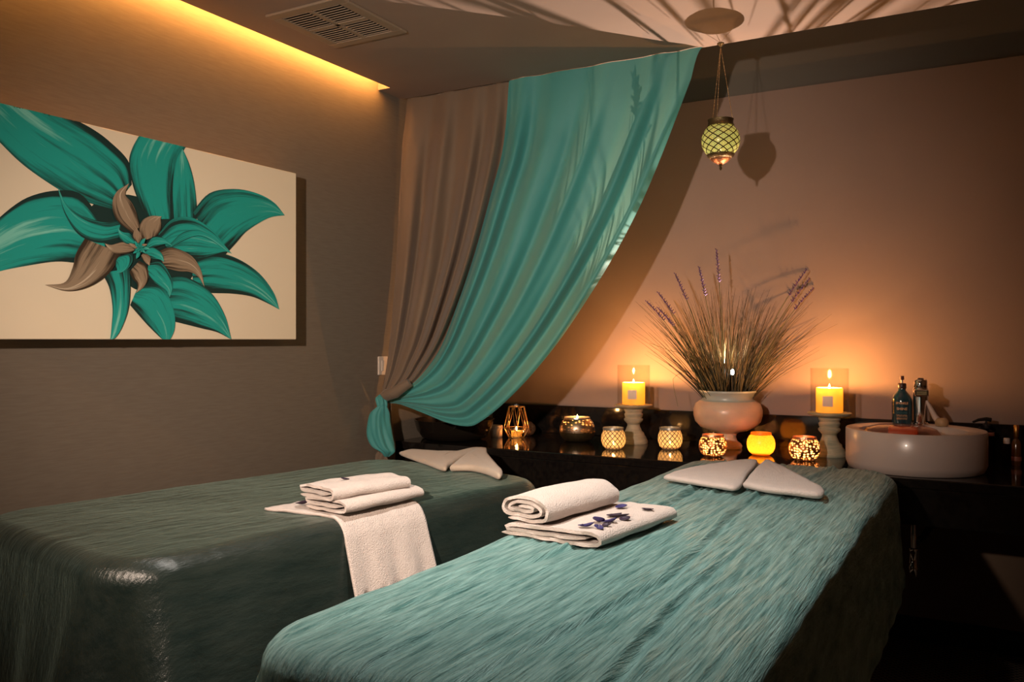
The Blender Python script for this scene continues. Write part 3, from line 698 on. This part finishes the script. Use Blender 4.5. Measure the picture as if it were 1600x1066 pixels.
lathe('wax', [(0, .005), (.027, .005), (.0275, .034), (.015, .033), (0, .033)], 'wax', c, 24); flame(c, .036, .9, .45, col=(1, .36, .10))
f = lathe('fuzzy_ball', [(.001, 0)]+[(.036*math.sin(PI*i/12), .036-.036*math.cos(PI*i/12)) for i in range(1, 12)]+[(.001, .072)], 'fuzz', None, 24, cpos(826, 681), 0)
for v in f.data.vertices: v.co *= 1+.10*noise.noise(v.co*180)
tag(f, 'brown fuzzy ball behind the gold wire lantern', 'ornament')
p = cpos(776, 683); g = empty('white_jar', 'small white lidded jar beside the gold wire lantern', 'jar', p)
lathe('body', [(0, 0), (.027, 0), (.0295, .003), (.0295, .042), (.028, .044)], 'jar_white', g, 30); lathe('lid', [(.0305, .044), (.031, .045), (.031, .058), (.029, .061), (0, .061)], 'jar_white', g, 30)
# black basin behind the curtain
p = Vector((-2.370, 3.60, ZT)); g = tag(lathe('black_basin', [(0, .001), (.13, 0), (.16, .012), (.188, .050), (.20, .096), (.203, .102), (.196, .102), (.182, .055), (.15, .022), (0, .014)], 'black_ceramic', None, 64, p), 'glossy black round basin half hidden behind the turquoise curtain', 'basin')

# ------------------------------------------------------------------ vase, dried grass, lavender, uplight
vp = cpos(1137, 699.5)
vz = empty('stone_vase', 'pale pink stone pedestal vase holding the dried grass', 'vase', vp)
lathe('pedestal', [(0, 0), (.064, 0), (.066, .010), (.060, .020), (.043, .034), (.038, .050), (.042, .066), (.06, .076)], 'alabaster', vz, 48)
lathe('bowl', [(.05, .073), (.085, .080), (.125, .097), (.148, .122), (.156, .150), (.156, .178), (.148, .203), (.128, .218)], 'alabaster', vz, 64)
lathe('neck_band', [(.128, .217), (.117, .224), (.114, .235), (.120, .250), (.128, .258), (.128, .266), (.120, .266), (.108, .250), (.105, .225), (.10, .16), (0, .15)], 'stone_grey', vz, 64)
bq = empty('grass_bouquet', 'fan of dried grass with lavender stems standing in the stone vase', 'plant', vp+Vector((0, 0, .16)))
PXM = vp.xy.dot(FW.xy)/F                       # metres per pixel at the vase
def bl(u, v, dy=0): return RT*((u-1137)*PXM) + FW*dy + Vector((0, 0, (CY-v)*PXM+H-vp.z-.16))
def clampy(q):
    m = YB-.012-vp.y
    if q.y > m: q = q-FW*((q.y-m)/FW.y)
    return q
rnd = random.Random(11)
for mat, cnt in (('grass_olive', 400), ('grass_straw', 130)):
    V, Fc = [], []
    for i in range(cnt):
        a = rnd.random()*2*PI; rr = .085*math.sqrt(rnd.random()); b = Vector((rr*math.cos(a), rr*math.sin(a), .0))
        lat = b.dot(RT)/.085; dep = b.dot(FW)/.085
        if abs(lat) < .30 and dep < .45 and rnd.random() < .82: continue
        L = rnd.uniform(.26, .52)*(1-.12*abs(lat)); sp_ = lat*.30+rnd.gauss(0, .07); sd = dep*.07+rnd.gauss(0, .035); cv = rnd.uniform(.3, 1.1)
        pts = []
        for q in range(8):
            t = q/7; o_ = t**(1+.5*cv)
            pts.append(clampy(b+RT*(sp_*o_*1.05)+FW*(max(-.5, min(.10, sd))*o_)+Vector((0, 0, .02+L*1.15*(t-.18*abs(sp_)*t*t)))))
        r0 = rnd.uniform(.0013, .0025); tube_geo(pts, lambda s, r0=r0: r0*(1-.85*s**1.5), 3, V, Fc)
    o = mk('grass_blades', V, Fc, mat, bq); o['kind'] = 'stuff'
for u, v, bu in ((1006, 472, 1108), (1026, 458, 1114), (1024, 482, 1112), (1054, 428, 1118), (1086, 420, 1122), (1113, 393, 1130), (1252, 423, 1150), (1262, 436, 1152), (1268, 451, 1155)):
    dy = rnd.uniform(-.06, .04); top = bl(u, v, dy*1.3); base = bl(bu, 640, dy*.4)
    side = 1 if u > 1137 else -1; mid = base.lerp(top, .55)+Vector((0, 0, .03))-RT*(.02*side*(abs(u-1137)/120))
    P = [base, base.lerp(mid, .5)+Vector((0, 0, .01)), mid, mid.lerp(top, .55)+Vector((0, 0, .012)), top]
    P = [clampy(q-FW*.02) for q in P]; C = [curve([tuple(q) for q in P], i/14) for i in range(15)]
    st = tube('lavender_stem', C[:13], .0016, 'lavender_stem', bq, 5)
    V, Fc = [], []
    for j in range(26):
        t = .80+.20*j/25; c = curve([tuple(q) for q in P], t); a = j*2.4; rad_ = .0095*(1-.55*j/25)
        d = Vector((math.cos(a), math.sin(a), .5)).normalized(); tube_geo([c, c+d*rad_*.7, c+d*rad_*1.5+Vector((0, 0, .003))], lambda s: .0032*(1.1-s*.8), 5, V, Fc)
    mk('flower_spike', V, Fc, 'lavender', st)
tube('bent_stalk', [curve([tuple(q) for q in (bl(1100, 610), bl(1080, 580, -.05), bl(1052, 587, -.05), bl(1049, 600, -.05), bl(1056, 634, -.05))], i/14) for i in range(15)], .0011, 'lavender_stem', bq, 5)
tube('bent_stalk', [curve([tuple(q) for q in (bl(1125, 610), bl(1085, 560, -.05), bl(1045, 548, -.05), bl(1012, 536, -.05))], i/14) for i in range(15)], .0011, 'lavender_stem', bq, 5)
up = vp+Vector((.006, .058, .335))
ul = empty('uplight_bulb', 'small white uplight bulb hidden among the grass stems', 'lamp', up)
lathe('bulb', [(0, .0), (.006, .002), (.009, .009), (.008, .018), (.005, .025), (0, .027)], 'bulb', ul, 20, sh=0)
lathe('socket', [(0, -.03), (.009, -.03), (.011, .0), (0, .001)], 'dark_steel', ul, 16)
tube('stake', [(0, 0, -.185), (0, 0, -.03)], .004, 'dark_steel', ul, 8)
ll_ = lamp('uplight', 'SPOT', up+Vector((0, 0, .034)), 150, (1, .72, .56), .0012, up+Vector((.10, -1.0, 1.3)), math.radians(92), .6)
# (the lamp's own light rides with the bulb)
mw = ll_.matrix_basis.copy(); ll_.parent = ul; ll_.location = (0, 0, .040)

# ------------------------------------------------------------------ hanging lantern
lp = on_y(1126, 220, 3.425); s_ = lp.xy.dot(FW.xy)/F
ln_ = empty('hanging_lantern', 'green and yellow mosaic glass lantern hanging on thin chains', 'lantern', lp)
R = .0765
lathe('glass_globe', [(R*math.cos(a), R*.98*math.sin(a)) for a in [math.radians(d) for d in range(-52, 60, 6)]], 'mosaic_green', ln_, 56, sh=0)
lathe('top_collar', [(.050, .058), (.054, .060), (.050, .068), (.049, .076), (.052, .085), (.047, .086), (.045, .06)], 'bronze', ln_, 40)
lathe('lower_collar', [(.053, -.054), (.056, -.056), (.051, -.066), (.040, -.074), (.036, -.074), (.045, -.062), (.05, -.054)], 'bronze', ln_, 40)
cpc = lathe('copper_cap', [(.045, -.068), (.041, -.074), (.030, -.086), (.014, -.094), (.006, -.097), (0, -.097)], 'copper', ln_, 36)
lathe('finial', [(.005, -.096), (.008, -.101), (.004, -.106), (.006, -.111), (.003, -.118), (0, -.122)], 'bronze', cpc, 16)
lathe('added_candle_cup', [(0, -.060), (.018, -.060), (.018, -.046), (0, -.046)], 'wax', ln_, 20)  # candle added inside the globe to brighten the lantern
lathe('flame', [(r*.7, q*.7-.045) for r, q in FLAME], 'flame', ln_, 10, None, 0)  # flame of the added candle
l_ = lamp('added_lantern_light', 'POINT', (0, 0, -.03), .15, (1, .78, .42), .006); l_.parent = ln_  # point light added so the mosaic glass glows from within
hook = Vector((0, 0, ZC-lp.z))
lathe('ceiling_hook', [(0, 0), (.014, 0), (.014, -.005), (.005, -.012), (0, -.016)], 'bronze', ln_, 20, hook)
for i in range(3):
    a = 2*PI*i/3+.5; b = Vector((.049*math.cos(a), .049*math.sin(a), .085)); t = hook-Vector((0, 0, .014))
    V, Fc = [], []
    n = 36
    for q in range(n):
        p0, p1 = b.lerp(t, q/n), b.lerp(t, (q+.75)/n); tube_geo([p0, p1], .0010 if q % 2 else .0014, 4, V, Fc)
    tube_geo([b, t], .0006, 4, V, Fc)
    mk('chain', V, Fc, 'brass_wire', ln_)

# ------------------------------------------------------------------ wash basin and what stands on it
bp = Vector((-.272, 3.655, ZT)); RB, HB = .250, .155
wbn = empty('wash_basin', 'round white ceramic wash basin standing on the black counter', 'basin', bp)
n = 96; V, Fc = [], []
rings = [(.232, 0, 0), (.240, 0, .003), (RB, 0, .03), (RB, 0, HB-.004), (RB-.003, 0, HB), (.196, -.043, HB), (.192, -.043, HB-.004), (.186, -.043, HB-.05), (.165, -.043, HB-.095), (.10, -.043, HB-.115), (.02, -.043, HB-.12)]
for r, oy, z in rings:
    for i in range(n): a = 2*PI*i/n; V.append((r*math.cos(a), oy+r*math.sin(a), z))
for j in range(len(rings)-1):
    for i in range(n): a = j*n+i; b = j*n+(i+1) % n; Fc.append((a, b, b+n, a+n))
Fc.append(tuple(range(n))[::-1]); Fc.append(tuple(range((len(rings)-1)*n, len(rings)*n)))
sharp(mk('bowl', V, Fc, 'white_ceramic', wbn), 50)
lathe('drain', [(0, .002), (.02, .002), (.022, 0), (0, -.001)], 'chrome', wbn, 24, (0, -.043, HB-.119))
zr = ZT+HB+.0005
gd = empty('glass_dish', 'domed rose glass dish lying inside the white basin', 'dish', bp+Vector((-.045, -.043, HB-.1195)))
lathe('dome', [(.150, .062), (.152, .066), (.146, .095), (.125, .122), (.085, .134), (.02, .137), (0, .137)], 'rose_glass', gd, 56, sh=0)
lathe('stand', [(0, .001), (.10, .001), (.115, .03), (.150, .062), (.146, .062), (.11, .033), (0, .02)], 'rose_glass', gd, 56, sh=0)
sb = box('soap_block', (-.052, -.03, 0), (.052, .03, .042), 'soap_orange', None, .010, 3); sb.location = bp+Vector((-.035, -.06, HB-.028)); tag(sb, 'orange soap block glowing under the glass dome in the basin', 'soap')

bt = on_z(1408, 662, ZT+HB); bt = Vector((bt.x+.004, 3.838, zr)); fdir = Vector((-bt.x, -bt.y, 0)); baz = math.atan2(-bt.x, bt.y)    # bottle faces the camera side
b1 = empty('lotion_bottle', 'dark teal glass bottle with gold lettering and pump on the basin rim', 'bottle', bt, baz)
bd_ = lathe('body', [(0, 0), (.034, 0), (.0385, .004), (.0390, .090), (.0375, .104), (.031, .118), (.020, .130), (.0145, .137), (.0145, .147)], 'bottle_blue', b1, 48)
lathe('collar', [(.0155, .144), (.0165, .146), (.0165, .162), (.014, .166), (0, .166)], 'pump_dark', b1, 28)
lathe('pump_neck', [(.0045, .165), (.0045, .182)], 'handle_white', b1, 16)
lathe('pump_head', [(0, .180), (.0078, .180), (.0085, .184), (.0078, .196), (0, .197)], 'cork_red', b1, 20)
def text_on(parent, s, size, zc, R, mat, name='lettering', bold=0):
    cu = bpy.data.curves.new('txt', 'FONT'); cu.body = s; cu.size = size; cu.align_x = 'CENTER'; cu.align_y = 'CENTER'; cu.extrude = .0003; cu.offset = bold
    t = bpy.data.objects.new('txt', cu); COL.objects.link(t); bpy.context.view_layer.update()
    me = bpy.data.meshes.new_from_object(t.evaluated_get(bpy.context.evaluated_depsgraph_get())); bpy.data.objects.remove(t)
    for v in me.vertices:
        a = v.co.x/R; rr = R+.0004+v.co.z; v.co = (rr*math.sin(a), -rr*math.cos(a), zc+v.co.y)
    me.materials.clear(); me.materials.append(MATS[mat]); o = bpy.data.objects.new(name, me); return link(o, parent)
text_on(bd_, 'SPARKLE', .0125, .086, .039, 'print_gold', bold=.0003)
text_on(bd_, '&', .007, .0755, .039, 'print_teal')
text_on(bd_, 'SHINE', .0150, .063, .039, 'print_gold', bold=.0003)
for row, (z, m) in enumerate(((.048, 'print_teal'), (.036, 'print_gold'), (.024, 'print_gold'))):   # the hand-written lines, too worn to read
    pts = []
    for i in range(60):
        a = (-.5+i/59)*1.05; zz = z+.0042*math.sin(i*.95+row)+.002*math.sin(i*2.3+row*2)
        pts.append(Vector((.0395*math.sin(a), -.0395*math.cos(a), zz)))
    tube('script_line', pts, .0006, m, bd_, 4)

fp = Vector((-.264, 3.838, zr)); fc = empty('basin_faucet', 'chrome mixer faucet standing at the back of the white basin', 'faucet', fp, math.atan2(.268, 3.838)+.05)
lathe('column', [(0, 0), (.029, 0), (.029, .006), (.025, .010), (.0255, .06), (.028, .11), (.0285, .145), (.026, .149), (0, .149)], 'chrome', fc, 40)
spt = box('spout', (-.0255, -.085, .118), (.0255, .0, .146), 'chrome', fc, .005, 3)
box('spout_mouth', (-.019, -.0862, .124), (.019, -.0845, .140), 'bronze', spt)
crt = lathe('cartridge', [(.024, .149), (.025, .151), (.025, .178), (.022, .182), (0, .182)], 'chrome', fc, 36)
box('lever', (-.012, .0, .181), (.012, .062, .189), 'chrome', crt, .003)
br = empty('hand_brush', 'small brush with white handle leaning beside the faucet', 'brush', (-.185, 3.80, zr), .2)
tube('handle', [(-.050, .036, .098), (-.036, .03, .068), (-.022, .02, .036), (-.008, .008, .016)], lambda s: .006+.008*s, 'handle_white', br, 14)
lathe('head', [(0, 0), (.020, 0), (.026, .008), (.025, .022), (.018, .032), (0, .034)], 'wood_cream', br, 9)

# bottles at the right end of the counter
p = cpos(1541, 722); b2 = empty('pump_bottle', 'dark pump bottle with rosy label band right of the white basin', 'bottle', p, .4)
lathe('body', [(0, 0), (.027, 0), (.029, .004), (.029, .115), (.024, .128), (.011, .134), (.011, .140)], 'smoke_glass', b2, 32)
lathe('liquid', [(0, .002), (.0265, .003), (.0265, .085), (0, .086)], 'amber_liquid', b2, 28); lathe('label_band', [(.0294, .108), (.0296, .109), (.0296, .122), (.0275, .123)], 'label_rose', b2, 32)
lathe('pump_collar', [(.0125, .136), (.013, .137), (.013, .152), (0, .153)], 'plastic_black', b2, 20); tube('pump_stem', [(0, 0, .152), (0, 0, .172)], .004, 'plastic_black', b2)
tube('pump_head', [(.018, 0, .172), (0, 0, .176), (-.030, 0, .172), (-.052, 0, .162)], lambda s: .009-.004*s, 'plastic_black', b2, 10)
p = cpos(1573, 729); b3 = empty('small_vial', 'small clear vial with white cap between the dark bottles', 'bottle', p)
lathe('body', [(0, 0), (.015, 0), (.016, .003), (.016, .075), (.008, .086), (.008, .092)], 'smoke_glass', b3, 24); lathe('cap', [(.011, .090), (.0115, .091), (.0115, .110), (.010, .112), (0, .112)], 'jar_white', b3, 20)
p = cpos(1588, 727); b4 = empty('gold_capped_bottle', 'slim dark bottle with tall gold cap at the right edge', 'bottle', p)
lathe('body', [(0, 0), (.017, 0), (.018, .003), (.018, .085), (.012, .100), (.008, .104), (.008, .112)], 'amber_liquid', b4, 24); lathe('cap', [(.0095, .110), (.010, .111), (.010, .157), (.008, .160), (0, .160)], 'gold_cap', b4, 20)
lathe('label_band', [(.0184, .018), (.0186, .019), (.0186, .034), (.0184, .035)], 'label_rose', b4, 24)

# drain trap below the basin
dp = empty('drain_trap', 'chrome drain pipe hanging below the counter under the basin', 'pipe', (-.272, 3.62, 0))
lathe('pipe', [(.0105, ZT-.037), (.0105, H-.815)], 'chrome', dp, 24)
lathe('trap_cup', [(.0105, H-.800), (.017, H-.802), (.018, H-.812), (.016, H-.815), (.016, H-.862), (.018, H-.866), (.018, H-.895), (.013, H-.908), (0, H-.910)], 'chrome', dp, 28)
tube('outlet', [(.010, .01, H-.78), (.025, .10, H-.78), (.04, YB-3.623, H-.78)], .013, 'dark_steel', dp, 12)
lathe('flange', [(0, 0), (.034, 0), (.034, .006), (.014, .012)], 'dark_steel', dp, 24, (.04, YB-3.62-.001, H-.78)).rotation_euler = (PI/2, 0, 0)
